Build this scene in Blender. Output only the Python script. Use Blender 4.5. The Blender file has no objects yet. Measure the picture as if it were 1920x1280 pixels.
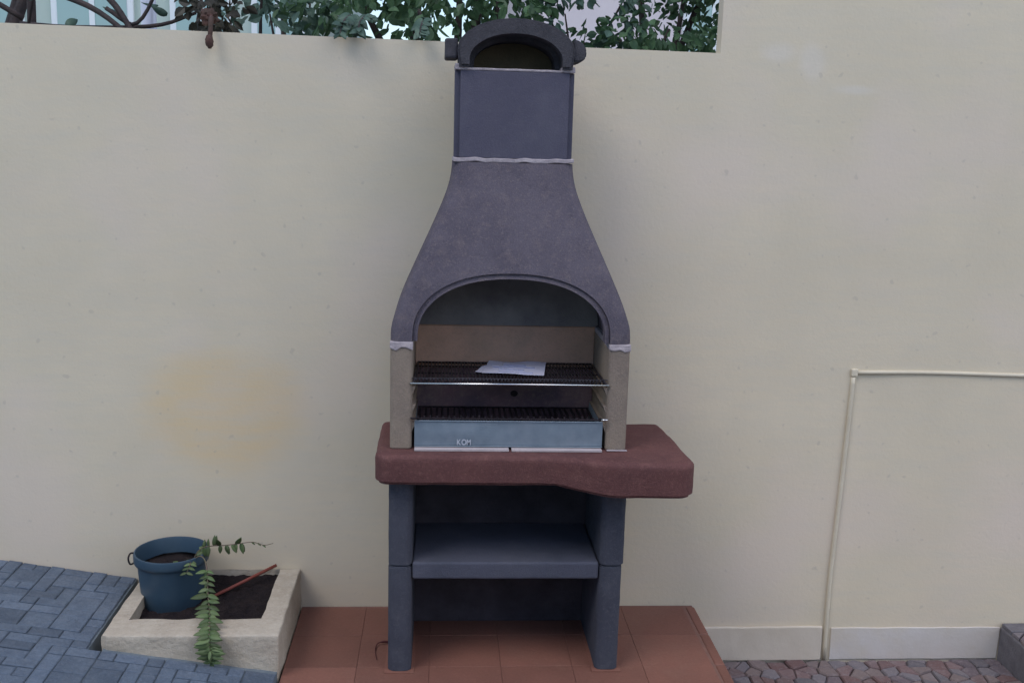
import bpy, bmesh, math, random
from mathutils import Vector, Matrix, Quaternion, noise
random.seed(7)
C = bpy.context.scene.collection
S = bpy.context.scene
PI = math.pi
R = math.radians

# ------------------------------------------------------------------ camera
cam_d = bpy.data.cameras.new('camera'); cam = bpy.data.objects.new('camera', cam_d); C.objects.link(cam)
CAM = Vector((-0.2037, -3.3912, 1.5962)); YAW, PITCH, ROLL = 0.06912, 0.19013, 0.02719
_f = Vector((math.sin(YAW)*math.cos(PITCH), math.cos(YAW)*math.cos(PITCH), -math.sin(PITCH)))
_r = Vector((math.cos(YAW), -math.sin(YAW), 0)); _u = _r.cross(_f)
_r2 = _r*math.cos(ROLL) + _u*math.sin(ROLL); _u2 = -_r*math.sin(ROLL) + _u*math.cos(ROLL)
m = Matrix((_r2, _u2, -_f)).transposed().to_4x4(); m.translation = CAM
cam.matrix_world = m
cam_d.sensor_width = 36; cam_d.lens = 1942.78/1920*36
cam_d.clip_start = 0.05; cam_d.clip_end = 300
S.camera = cam

# ------------------------------------------------------------------ world, sun, exposure
SUN_EL, SUN_AZ = 52, -50         # azimuth measured from the camera's side of the wall, negative = from the left
W = bpy.data.worlds.new('World'); S.world = W; W.use_nodes = True
nt = W.node_tree; nt.nodes.clear()
sky = nt.nodes.new('ShaderNodeTexSky'); sky.sky_type = 'NISHITA'; sky.sun_disc = False
sky.sun_elevation = R(SUN_EL); sky.sun_rotation = R(180+SUN_AZ)
sky.air_density = 1.0; sky.dust_density = 1.2; sky.ozone_density = 1.6
bg = nt.nodes.new('ShaderNodeBackground'); bg.inputs['Strength'].default_value = 0.10
ow = nt.nodes.new('ShaderNodeOutputWorld')
nt.links.new(sky.outputs[0], bg.inputs[0]); nt.links.new(bg.outputs[0], ow.inputs[0])
sd = bpy.data.lights.new('sun', 'SUN'); sd.energy = 0.60; sd.angle = R(28); sd.color = (1.0, 0.95, 0.92)
sun = bpy.data.objects.new('sun', sd); C.objects.link(sun)
_sv = Vector((math.sin(R(SUN_AZ))*math.cos(R(SUN_EL)), -math.cos(R(SUN_AZ))*math.cos(R(SUN_EL)), math.sin(R(SUN_EL))))
sun.rotation_euler = _sv.to_track_quat('Z', 'Y').to_euler()
S.view_settings.view_transform = 'Standard'; S.view_settings.look = 'None'
S.view_settings.gamma = 1; S.view_settings.use_curve_mapping = False
S.view_settings.exposure = 1.18

# ------------------------------------------------------------------ materials
def srgb(r, g, b):
    f = lambda c: (c/255/12.92) if c/255 <= 0.04045 else ((c/255+0.055)/1.055)**2.4
    return (f(r), f(g), f(b), 1)

def mat(name, c1, c2=None, scale=8, rough=0.85, bump=0.2, bscale=120, metallic=0, c3=None, s3=1.5, amt3=0.5,
        rnd=0.0, spec=0.35, detail=6, bdist=0.004, fine=0.0, trans=0.0, rndpal=None, speck=None):
    """procedural mottled surface: two tones by noise, a third by large noise, fine grain bump, tint per object"""
    M = bpy.data.materials.new(name); M.use_nodes = True; n = M.node_tree; N = n.nodes; L = n.links
    N.clear(); out = N.new('ShaderNodeOutputMaterial'); b = N.new('ShaderNodeBsdfPrincipled'); L.new(b.outputs[0], out.inputs[0])
    geo = N.new('ShaderNodeNewGeometry'); pos = geo.outputs['Position']
    def noi(s, det=detail, ro=0.6):
        t = N.new('ShaderNodeTexNoise'); t.inputs['Scale'].default_value = s; t.inputs['Detail'].default_value = det
        t.inputs['Roughness'].default_value = ro; L.new(pos, t.inputs['Vector']); return t.outputs[0]
    def mix(fac, a, bb, mode='MIX'):
        x = N.new('ShaderNodeMix'); x.data_type = 'RGBA'; x.blend_type = mode
        if isinstance(fac, (int, float)): x.inputs[0].default_value = fac
        else: L.new(fac, x.inputs[0])
        for k, v in ((6, a), (7, bb)):
            if isinstance(v, tuple): x.inputs[k].default_value = v
            else: L.new(v, x.inputs[k])
        return x.outputs[2]
    def ramp(v, a, bb, lo=0.0, hi=1.0):
        r = N.new('ShaderNodeMapRange'); L.new(v, r.inputs[0]); r.inputs[1].default_value = a; r.inputs[2].default_value = bb
        r.inputs[3].default_value = lo; r.inputs[4].default_value = hi; return r.outputs[0]
    col = mix(ramp(noi(scale), 0.35, 0.65), c1, c2 or c1)
    if rndpal:
        oi = N.new('ShaderNodeObjectInfo'); cr = N.new('ShaderNodeValToRGB'); cr.color_ramp.interpolation = 'CONSTANT'
        els = cr.color_ramp.elements
        while len(els) < len(rndpal): els.new(0.5)
        for i, c in enumerate(rndpal): els[i].position = i/len(rndpal); els[i].color = c
        L.new(oi.outputs['Random'], cr.inputs[0]); col = mix(0.6, col, cr.outputs[0])
    if c3: col = mix(ramp(noi(s3, 4), 0.5, 0.7, 0, amt3), col, c3)
    if speck:
        col = mix(ramp(noi(105, 2, 0.9), 0.53, 0.70, 0, speck[1]), col, speck[0])
        col = mix(ramp(noi(61, 3, 0.9), 0.30, 0.44, speck[1]*0.8, 0), col, mix(1.0, col, (0.5, 0.5, 0.55, 1), 'MULTIPLY'))
    if speck:
        col = mix(ramp(noi(24, 5, 0.75), 0.52, 0.66, 0, speck[1]*0.7), col, speck[0])
    if fine: col = mix(ramp(noi(bscale*1.3, 3, 0.8), 0.35, 0.65, 0, fine), col, mix(1.0, col, (0.35, 0.35, 0.35, 1), 'MULTIPLY'))
    if rnd:
        oi = N.new('ShaderNodeObjectInfo'); hs = N.new('ShaderNodeHueSaturation')
        L.new(ramp(oi.outputs['Random'], 0, 1, 1-rnd, 1+rnd), hs.inputs['Value']); L.new(col, hs.inputs['Color']); col = hs.outputs[0]
    L.new(col, b.inputs['Base Color'])
    b.inputs['Roughness'].default_value = rough; b.inputs['Metallic'].default_value = metallic
    b.inputs['Specular IOR Level'].default_value = spec
    if bump:
        bp = N.new('ShaderNodeBump'); bp.inputs['Strength'].default_value = bump; bp.inputs['Distance'].default_value = bdist
        L.new(noi(bscale, 4, 0.7), bp.inputs['Height']); L.new(bp.outputs[0], b.inputs['Normal'])
    if trans:
        b.inputs['Subsurface Weight'].default_value = 0
        t = N.new('ShaderNodeBsdfTranslucent'); L.new(col, t.inputs[0]); ms = N.new('ShaderNodeMixShader')
        ms.inputs[0].default_value = trans; L.new(b.outputs[0], ms.inputs[1]); L.new(t.outputs[0], ms.inputs[2]); L.new(ms.outputs[0], out.inputs[0])
    M['_'] = 0
    return M

def plaster():
    """cream render with faint roller blotches, a peach repaired patch and grime low on the wall"""
    M = mat('cream_render', (0.695, 0.605, 0.452, 1), (0.64, 0.558, 0.415, 1), scale=2.2, rough=0.93, bump=0.35, bscale=70, bdist=0.003,
            c3=(0.68, 0.575, 0.45, 1), s3=0.9, amt3=0.6, spec=0.2)
    n = M.node_tree; N = n.nodes; L = n.links
    b = next(x for x in N if x.type == 'BSDF_PRINCIPLED'); geo = next(x for x in N if x.type == 'NEW_GEOMETRY')
    src = b.inputs['Base Color'].links[0].from_socket
    def math_(op, *a):
        q = N.new('ShaderNodeMath'); q.operation = op
        for i, v in enumerate(a):
            if isinstance(v, (int, float)): q.inputs[i].default_value = v
            else: L.new(v, q.inputs[i])
        return q.outputs[0]
    sep = N.new('ShaderNodeSeparateXYZ'); L.new(geo.outputs['Position'], sep.inputs[0])
    nz = N.new('ShaderNodeTexNoise'); nz.inputs['Scale'].default_value = 5; nz.inputs['Detail'].default_value = 5; L.new(geo.outputs['Position'], nz.inputs['Vector'])
    def patch(cx, cz, rx, rz, soft, wob, amt):
        dx = math_('DIVIDE', math_('SUBTRACT', sep.outputs[0], cx), rx); dz = math_('DIVIDE', math_('SUBTRACT', sep.outputs[2], cz), rz)
        d = math_('SQRT', math_('ADD', math_('MULTIPLY', dx, dx), math_('MULTIPLY', dz, dz)))
        d = math_('ADD', d, math_('MULTIPLY', math_('SUBTRACT', nz.outputs[0], 0.5), wob))
        r = N.new('ShaderNodeMapRange'); r.interpolation_type = 'SMOOTHSTEP'; L.new(d, r.inputs[0]); r.inputs[1].default_value = 1-soft; r.inputs[2].default_value = 1+soft
        r.inputs[3].default_value = amt; r.inputs[4].default_value = 0; return r.outputs[0]
    def over(src, fac, col):
        x = N.new('ShaderNodeMix'); x.data_type = 'RGBA'; L.new(fac, x.inputs[0]); L.new(src, x.inputs[6]); x.inputs[7].default_value = col; return x.outputs[2]
    src = over(src, patch(-0.92, 0.69, 0.25, 0.20, 0.34, 0.45, 0.86), (0.69, 0.54, 0.33, 1))
    src = over(src, patch(0.86, 1.90, 0.05, 0.03, 0.6, 2.2, 0.32), (0.74, 0.70, 0.66, 1))
    src = over(src, patch(1.13, 1.79, 0.06, 0.015, 0.6, 2.2, 0.38), (0.74, 0.70, 0.66, 1))
    src = over(src, patch(0.98, 1.87, 0.035, 0.05, 0.6, 2.2, 0.3), (0.74, 0.70, 0.66, 1))
    mp = N.new('ShaderNodeMapping'); mp.inputs['Scale'].default_value = (1.6, 1, 9); L.new(geo.outputs['Position'], mp.inputs[0])
    tn = N.new('ShaderNodeTexNoise'); tn.inputs['Scale'].default_value = 3.2; tn.inputs['Detail'].default_value = 7; tn.inputs['Roughness'].default_value = 0.7; L.new(mp.outputs[0], tn.inputs['Vector'])
    mr = N.new('ShaderNodeMapRange'); L.new(tn.outputs[0], mr.inputs[0]); mr.inputs[1].default_value = 0.42; mr.inputs[2].default_value = 0.66; mr.inputs[3].default_value = 0; mr.inputs[4].default_value = 0.5
    src = over(src, mr.outputs[0], (0.61, 0.555, 0.445, 1))
    sn = N.new('ShaderNodeTexNoise'); sn.inputs['Scale'].default_value = 1.7; sn.inputs['Detail'].default_value = 3; L.new(geo.outputs['Position'], sn.inputs['Vector'])
    mr = N.new('ShaderNodeMapRange'); L.new(sn.outputs[0], mr.inputs[0]); mr.inputs[1].default_value = 0.5; mr.inputs[2].default_value = 0.68; mr.inputs[3].default_value = 0; mr.inputs[4].default_value = 0.5
    src = over(src, mr.outputs[0], (0.70, 0.59, 0.50, 1))
    vx = N.new('ShaderNodeTexNoise'); vx.inputs['Scale'].default_value = 34; vx.inputs['Detail'].default_value = 1; L.new(geo.outputs['Position'], vx.inputs['Vector'])
    mr = N.new('ShaderNodeMapRange'); L.new(vx.outputs[0], mr.inputs[0]); mr.inputs[1].default_value = 0.70; mr.inputs[2].default_value = 0.76; mr.inputs[3].default_value = 0; mr.inputs[4].default_value = 0.35
    src = over(src, mr.outputs[0], (0.45, 0.40, 0.33, 1))
    # splash dirt low down, uneven height
    fx = N.new('ShaderNodeTexNoise'); fx.inputs['Scale'].default_value = 9; fx.inputs['Detail'].default_value = 6; L.new(geo.outputs['Position'], fx.inputs['Vector'])
    h = math_('ADD', math_('ADD', sep.outputs[2], math_('MULTIPLY', sep.outputs[0], 0.10)), math_('MULTIPLY', math_('SUBTRACT', fx.outputs[0], 0.5), 0.25))
    r = N.new('ShaderNodeMapRange'); r.interpolation_type = 'SMOOTHSTEP'; L.new(h, r.inputs[0]); r.inputs[1].default_value = -0.08; r.inputs[2].default_value = 0.35
    r.inputs[3].default_value = 0.12; r.inputs[4].default_value = 0
    src = over(src, r.outputs[0], (0.47, 0.40, 0.32, 1))
    L.new(src, b.inputs['Base Color'])
    return M

M_wall = plaster()
M_hood = mat('purple_grey_concrete', (0.134, 0.117, 0.142, 1), (0.106, 0.093, 0.116, 1), scale=14, bump=0.7, bscale=230, rough=0.9, c3=(0.149, 0.130, 0.155, 1), s3=5, fine=0.35, spec=0.2, speck=((0.218, 0.176, 0.175, 1), 0.50))
M_chim = mat('slate_grey_paint', (0.093, 0.087, 0.122, 1), (0.080, 0.076, 0.109, 1), scale=7, bump=0.35, bscale=180, rough=0.75, c3=(0.109, 0.106, 0.140, 1), s3=6, fine=0.12, speck=((0.125, 0.123, 0.139, 1), 0.22))
M_cap = mat('dark_grey_concrete', (0.081, 0.076, 0.086, 1), (0.059, 0.057, 0.064, 1), scale=16, bump=0.7, bscale=200, rough=0.9, fine=0.25, spec=0.2, speck=((0.123, 0.119, 0.132, 1), 0.35))
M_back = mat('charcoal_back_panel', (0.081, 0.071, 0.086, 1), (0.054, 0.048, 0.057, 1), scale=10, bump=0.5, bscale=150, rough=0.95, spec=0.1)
M_leg = mat('blue_grey_concrete', (0.065, 0.070, 0.092, 1), (0.052, 0.056, 0.076, 1), scale=10, bump=0.55, bscale=190, rough=0.85, c3=(0.080, 0.084, 0.106, 1), s3=4, fine=0.22, spec=0.25, speck=((0.125, 0.127, 0.141, 1), 0.32))
M_shelf = mat('lit_blue_grey_concrete', (0.087, 0.092, 0.124, 1), (0.068, 0.074, 0.100, 1), scale=6, bump=0.55, bscale=190, rough=0.85, c3=(0.114, 0.117, 0.144, 1), s3=4, fine=0.22, spec=0.25)  # leg concrete made paler: light falling on the shelf is put into the colour
M_pillar = mat('firebox_taupe_concrete', (0.309, 0.251, 0.197, 1), (0.243, 0.196, 0.160, 1), scale=12, bump=0.7, bscale=210, rough=0.92, fine=0.25, spec=0.2, c3=(0.351, 0.281, 0.215, 1), s3=4, speck=((0.393, 0.310, 0.249, 1), 0.35))
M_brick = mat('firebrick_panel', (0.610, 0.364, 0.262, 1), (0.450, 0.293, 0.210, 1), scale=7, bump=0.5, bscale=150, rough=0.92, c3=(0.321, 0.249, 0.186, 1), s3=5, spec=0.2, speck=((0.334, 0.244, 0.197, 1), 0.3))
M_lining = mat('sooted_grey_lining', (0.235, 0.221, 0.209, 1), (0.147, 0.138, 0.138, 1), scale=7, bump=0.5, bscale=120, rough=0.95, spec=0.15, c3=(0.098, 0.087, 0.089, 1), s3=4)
M_bricks = mat('shaded_firebrick', (0.229, 0.136, 0.150, 1), (0.131, 0.097, 0.119, 1), scale=7, bump=0.5, bscale=150, rough=0.95, c3=(0.328, 0.229, 0.205, 1), s3=4, spec=0.15, speck=((0.350, 0.262, 0.228, 1), 0.3))  # firebrick darkened: the shade below the grill is painted into its colour
M_soot = mat('sooty_lining', (0.150, 0.118, 0.073, 1), (0.102, 0.090, 0.057, 1), scale=9, bump=0.5, bscale=120, rough=0.95, spec=0.15)
M_slab = mat('oxblood_concrete', (0.140, 0.059, 0.054, 1), (0.114, 0.048, 0.046, 1), scale=11, bump=0.6, bscale=200, rough=0.8, fine=0.30, c3=(0.157, 0.074, 0.064, 1), s3=5, spec=0.3, speck=((0.241, 0.116, 0.098, 1), 0.38))
M_mortar = mat('pale_mortar', (0.48, 0.42, 0.43, 1), (0.33, 0.29, 0.31, 1), scale=30, bump=0.9, bscale=180, rough=0.95, spec=0.2)
M_tilefire = mat('pale_fireclay', (0.46, 0.40, 0.40, 1), (0.40, 0.35, 0.35, 1), scale=20, bump=0.3, rough=0.9)
M_zinc = mat('galvanised_sheet', (0.247, 0.304, 0.357, 1), (0.198, 0.250, 0.301, 1), scale=22, bump=0.08, bscale=40, rough=0.55, metallic=0.45, c3=(0.297, 0.340, 0.396, 1), s3=12, spec=0.5)
M_chrome = mat('bright_wire', (0.70, 0.69, 0.68, 1), rough=0.25, metallic=1.0, bump=0)
M_wire = mat('dull_grill_wire', (0.065, 0.058, 0.068, 1), (0.039, 0.036, 0.043, 1), scale=30, rough=0.5, metallic=0.5, bump=0)
M_iron = mat('cast_iron', (0.016, 0.013, 0.017, 1), (0.032, 0.023, 0.027, 1), scale=40, rough=0.7, metallic=0.4, bump=0.3)
M_rust = mat('ash_stained_sheet', (0.055, 0.035, 0.032, 1), (0.035, 0.03, 0.032, 1), scale=14, bump=0.6, rough=0.95)
M_white = mat('white_print', (0.450, 0.477, 0.528, 1), rough=0.6, bump=0)
M_tile = mat('terracotta_tile', (0.214, 0.093, 0.067, 1), (0.180, 0.080, 0.058, 1), scale=6, bump=0.35, bscale=90, rough=0.7, c3=(0.228, 0.116, 0.086, 1), s3=3, fine=0.15, rnd=0.13, spec=0.35, speck=((0.269, 0.138, 0.094, 1), 0.25))
M_grout = mat('dirty_grout', (0.229, 0.121, 0.092, 1), (0.176, 0.097, 0.077, 1), scale=20, rough=0.95)
M_pave = mat('blue_grey_paver', (0.124, 0.160, 0.210, 1), (0.096, 0.126, 0.171, 1), scale=22, bump=1.0, bscale=75, rough=0.85, c3=(0.152, 0.182, 0.225, 1), s3=7, fine=0.3, rnd=0.2, spec=0.35, bdist=0.006, speck=((0.179, 0.203, 0.239, 1), 0.42))
M_pjoint = mat('paving_joint', (0.122, 0.152, 0.175, 1), (0.160, 0.192, 0.216, 1), scale=30, rough=0.95, bump=0.5)
M_stone = mat('porphyry_stone', (0.17, 0.125, 0.125, 1), (0.12, 0.095, 0.10, 1), scale=25, bump=0.7, bscale=90, rough=0.85, rnd=0.15, fine=0.2, c3=(0.19, 0.17, 0.18, 1), s3=10,
              rndpal=[(0.20, 0.105, 0.095, 1), (0.15, 0.15, 0.165, 1), (0.23, 0.18, 0.165, 1), (0.14, 0.115, 0.13, 1), (0.20, 0.125, 0.12, 1), (0.17, 0.165, 0.18, 1), (0.13, 0.085, 0.08, 1)], speck=((0.26, 0.22, 0.22, 1), 0.5))
M_kerb = mat('grey_granite', (0.171, 0.162, 0.175, 1), (0.127, 0.119, 0.130, 1), scale=30, bump=0.6, bscale=120, rough=0.85, fine=0.25)
M_sjoint = mat('stone_joint', (0.169, 0.143, 0.156, 1), (0.121, 0.104, 0.117, 1), scale=20, rough=0.95)
M_skirt = mat('white_plinth_paint', (0.649, 0.575, 0.470, 1), (0.584, 0.515, 0.419, 1), scale=5, bump=0.3, bscale=60, rough=0.8, c3=(0.541, 0.460, 0.353, 1), s3=6, amt3=0.5)
M_conduit = mat('cream_conduit_paint', (0.645, 0.578, 0.442, 1), (0.590, 0.523, 0.397, 1), scale=8, bump=0.1, rough=0.7)
M_planter = mat('whitewashed_cement', (0.506, 0.445, 0.356, 1), (0.423, 0.363, 0.286, 1), scale=9, bump=0.8, bscale=55, rough=0.9, c3=(0.338, 0.276, 0.200, 1), s3=5, amt3=0.6, fine=0.12, bdist=0.006, speck=((0.613, 0.571, 0.479, 1), 0.3))
M_soil = mat('black_soil', (0.022, 0.018, 0.020, 1), (0.034, 0.026, 0.026, 1), scale=30, bump=1.0, bscale=60, rough=1.0, bdist=0.02, spec=0.1)
M_pot = mat('blue_green_plastic', (0.036, 0.072, 0.107, 1), (0.031, 0.060, 0.092, 1), scale=6, bump=0.05, rough=0.45, c3=(0.060, 0.092, 0.119, 1), s3=8, amt3=0.4, spec=0.4)
M_potin = M_pot
M_leaf = mat('succulent_leaf', (0.085, 0.135, 0.050, 1), (0.13, 0.17, 0.075, 1), scale=25, bump=0.1, rough=0.5, rnd=0.42, trans=0.15)
M_stem = mat('dry_stem', (0.12, 0.11, 0.06, 1), (0.16, 0.11, 0.09, 1), scale=30, bump=0.1)
M_stick = mat('red_plastic_stick', (0.20, 0.045, 0.035, 1), (0.24, 0.07, 0.05, 1), scale=30, bump=0.1, rough=0.6)
M_twig = mat('dark_red_wire', (0.07, 0.015, 0.018, 1), rough=0.6, bump=0)
M_paper = mat('leaflet_paper', (0.62, 0.62, 0.74, 1), (0.54, 0.56, 0.70, 1), scale=12, bump=0, rough=0.35)
M_print = mat('leaflet_print', (0.38, 0.40, 0.52, 1), rough=0.5, bump=0)
M_bark = mat('grey_brown_bark', (0.075, 0.055, 0.05, 1), (0.045, 0.036, 0.036, 1), scale=20, bump=0.8, bscale=60, bdist=0.01)
M_dry = mat('dried_bloom', (0.10, 0.05, 0.04, 1), (0.06, 0.04, 0.03, 1), scale=30)
def leafmat(name, a, b2): return mat(name, a, b2, scale=9, bump=0, rough=0.5, trans=0.25, c3=(a[0]*1.7, a[1]*1.5, a[2]*1.5, 1), s3=14, amt3=0.7, spec=0.4)
M_fol1 = leafmat('deep_green_leaves', (0.093, 0.177, 0.080, 1), (0.047, 0.096, 0.047, 1))
M_fol2 = leafmat('bluish_green_leaves', (0.099, 0.169, 0.122, 1), (0.058, 0.103, 0.077, 1))
M_fol3 = leafmat('olive_brown_leaves', (0.065, 0.062, 0.040, 1), (0.042, 0.036, 0.03, 1))
M_pole = mat('pale_steel_pole', (0.72, 0.70, 0.78, 1), (0.60, 0.60, 0.70, 1), scale=4, bump=0.05, rough=0.4, metallic=0.3)
M_b1 = mat('pinkish_grey_facade', (0.68, 0.62, 0.64, 1), (0.62, 0.56, 0.585, 1), scale=2, bump=0.2, bscale=20)
M_b2 = mat('mint_facade', (0.484, 0.578, 0.514, 1), (0.422, 0.510, 0.467, 1), scale=1.2, bump=0.2, bscale=20)
M_glass = mat('window_glass', (0.286, 0.436, 0.432, 1), rough=0.08, bump=0, spec=0.8)
M_frame = mat('white_window_frame', (0.75, 0.8, 0.82, 1), rough=0.5, bump=0)
M_ground = mat('ground_earth', (0.13, 0.12, 0.11, 1), (0.10, 0.095, 0.09, 1), scale=3, bump=0.4, bscale=20)

# ------------------------------------------------------------------ helpers
def mesh_from_bm(bm, name, m, smooth=False, bevel=None):
    bmesh.ops.recalc_face_normals(bm, faces=bm.faces[:])
    me = bpy.data.meshes.new(name); bm.to_mesh(me); bm.free(); me.materials.append(m)
    if smooth:
        for p in me.polygons: p.use_smooth = True
    return me

def link(name, me, parent=None, loc=None):
    o = bpy.data.objects.new(name, me); C.objects.link(o)
    if parent is not None:
        o.parent = parent
    if loc is not None: o.location = loc
    return o

def part(name, me, parent):
    """mesh is in world coordinates; keeps it there under the parent's empty"""
    o = link(name, me, parent); o.matrix_parent_inverse = Matrix.Identity(4)
    o.location = -Vector(ORIG.get(parent.name, (0, 0, 0)))
    return o
ORIG = {}
def thing(name, loc, label, cat, group=None):
    o = bpy.data.objects.new(name, None); C.objects.link(o); o.location = loc; o.empty_display_size = 0.05
    ORIG[o.name] = Vector(loc); tag(o, label, cat, group); return o
def tag(o, label, cat, group=None):
    o['label'] = label; o['category'] = cat
    if group: o['group'] = group
def struct(name, me):
    o = link(name, me); o['kind'] = 'structure'; return o

def box_bm(x0, x1, y0, y1, z0, z1, bev=0.0, seg=2):
    bm = bmesh.new(); bmesh.ops.create_cube(bm, size=1)
    for v in bm.verts:
        v.co = Vector((x0 if v.co.x < 0 else x1, y0 if v.co.y < 0 else y1, z0 if v.co.z < 0 else z1))
    if bev: bmesh.ops.bevel(bm, geom=bm.edges[:], offset=bev, segments=seg, profile=0.5, affect='EDGES')
    return bm
def box(name, x0, x1, y0, y1, z0, z1, m, parent, bev=0.003, seg=2, smooth=False):
    return part(name, mesh_from_bm(box_bm(x0, x1, y0, y1, z0, z1, bev, seg), name, m, smooth), parent)

def prism_bm(poly, a0, a1, plane='xy'):
    """extrude a 2-D outline; plane xy -> along z, xz -> along y, yz -> along x"""
    bm = bmesh.new()
    def P(p, a): return (p[0], p[1], a) if plane == 'xy' else ((p[0], a, p[1]) if plane == 'xz' else (a, p[0], p[1]))
    A = [bm.verts.new(P(p, a0)) for p in poly]; B = [bm.verts.new(P(p, a1)) for p in poly]; n = len(poly)
    bm.faces.new(A); bm.faces.new(B[::-1])
    for i in range(n): bm.faces.new((A[i], B[i], B[(i+1) % n], A[(i+1) % n]))
    bmesh.ops.recalc_face_normals(bm, faces=bm.faces[:]); return bm

def tube_bm(pts, rad, seg=8, bm=None, cap=True):
    bm = bm or bmesh.new(); rings = []
    pts = [Vector(p) for p in pts]; n = len(pts)
    if isinstance(rad, (int, float)): rad = [rad]*n
    up = Vector((0, 0, 1)); prev = None
    for i, p in enumerate(pts):
        t = (pts[min(i+1, n-1)]-pts[max(i-1, 0)]).normalized()
        a = prev if prev is not None else (up if abs(t.z) < 0.9 else Vector((1, 0, 0)))
        s = t.cross(a).normalized(); b = s.cross(t).normalized(); prev = b
        rings.append([bm.verts.new(p + (s*math.cos(2*PI*k/seg)+b*math.sin(2*PI*k/seg))*rad[i]) for k in range(seg)])
    for i in range(n-1):
        for k in range(seg):
            bm.faces.new((rings[i][k], rings[i][(k+1) % seg], rings[i+1][(k+1) % seg], rings[i+1][k]))
    if cap: bm.faces.new(rings[0][::-1]); bm.faces.new(rings[-1])
    return bm
def bez(pts, n=24):
    """Catmull-Rom through points"""
    P = [Vector(p) for p in pts]; P = [P[0]*2-P[1]]+P+[P[-1]*2-P[-2]]; out = []
    segs = len(P)-3
    for i in range(n+1):
        u = i/n*segs; k = min(int(u), segs-1); t = u-k; a, b, c, d = P[k:k+4]
        out.append(0.5*((2*b)+(-a+c)*t+(2*a-5*b+4*c-d)*t*t+(-a+3*b-3*c+d)*t**3))
    return out

def lathe_bm(prof, cx, cy, seg=48):
    bm = bmesh.new(); rings = []
    for r, z in prof: rings.append([bm.verts.new((cx+r*math.cos(2*PI*k/seg), cy+r*math.sin(2*PI*k/seg), z)) for k in range(seg)])
    for i in range(len(prof)-1):
        for k in range(seg): bm.faces.new((rings[i][k], rings[i][(k+1) % seg], rings[i+1][(k+1) % seg], rings[i+1][k]))
    bm.faces.new(rings[0]); bm.faces.new(rings[-1][::-1]); return bm

def boolean(bm, cutters, name, m, smooth_angle=None, op='DIFFERENCE'):
    me = bpy.data.meshes.new('tmp'); bmesh.ops.recalc_face_normals(bm, faces=bm.faces[:]); bm.to_mesh(me); bm.free()
    o = bpy.data.objects.new('tmp', me); C.objects.link(o); tmp = []
    for c in cutters:
        cm = bpy.data.meshes.new('cut'); bmesh.ops.recalc_face_normals(c, faces=c.faces[:]); c.to_mesh(cm); c.free()
        co = bpy.data.objects.new('cut', cm); C.objects.link(co); tmp.append(co)
        md = o.modifiers.new('b', 'BOOLEAN'); md.operation = op; md.solver = 'EXACT'; md.object = co
    dg = bpy.context.evaluated_depsgraph_get(); dg.update()
    res = bpy.data.meshes.new_from_object(o.evaluated_get(dg)); res.name = name
    for q in tmp+[o]:
        mm = q.data; bpy.data.objects.remove(q); bpy.data.meshes.remove(mm)
    res.materials.clear(); res.materials.append(m)
    if smooth_angle:
        res.shade_smooth() if hasattr(res, 'shade_smooth') else None
        b2 = bmesh.new(); b2.from_mesh(res)
        for e in b2.edges:
            e.smooth = not (len(e.link_faces) == 2 and e.calc_face_angle(0) > R(smooth_angle))
        for f in b2.faces: f.smooth = True
        b2.to_mesh(res); b2.free()
    return res

def auto_smooth(me, deg):
    b2 = bmesh.new(); b2.from_mesh(me)
    for e in b2.edges: e.smooth = not (len(e.link_faces) == 2 and e.calc_face_angle(0) > R(deg))
    for f in b2.faces: f.smooth = True
    b2.to_mesh(me); b2.free()
def cast(bm, amp, seed, L=0.03, f1=18, f2=60):
    bmesh.ops.triangulate(bm, faces=bm.faces[:])
    for _ in range(5):
        es = [e for e in bm.edges if e.calc_length() > L]
        if not es: break
        bmesh.ops.subdivide_edges(bm, edges=es, cuts=1); bmesh.ops.triangulate(bm, faces=[f for f in bm.faces if len(f.verts) > 3])
    for v in bm.verts:
        v.co += noise.noise_vector(v.co*f1+Vector((seed, 0, 0)))*amp*0.7+noise.noise_vector(v.co*f2)*amp*0.3
    return bm
def rough_bm(bm, amp, freq, seed=0, cuts=0):
    """knock the clean edges about a little"""
    if cuts: bmesh.ops.subdivide_edges(bm, edges=bm.edges[:], cuts=cuts, use_grid_fill=True)
    for v in bm.verts:
        v.co += noise.noise_vector(v.co*freq+Vector((seed, seed*1.7, 0)))*amp
    return bm

# ------------------------------------------------------------------ SETTING
bm = bmesh.new(); bmesh.ops.create_grid(bm, x_segments=1, y_segments=1, size=60)
for v in bm.verts: v.co.z = -0.32
struct('ground', mesh_from_bm(bm, 'ground', M_ground))

# courtyard floor at the right (stone setts on a bed), the sloping pavement at the left
FLOOR_Z = -0.213
floor = struct('courtyard_floor', mesh_from_bm(box_bm(-0.66, 5, -7.1, -0.002, -0.31, FLOOR_Z-0.012), 'courtyard_floor', M_sjoint))

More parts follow.
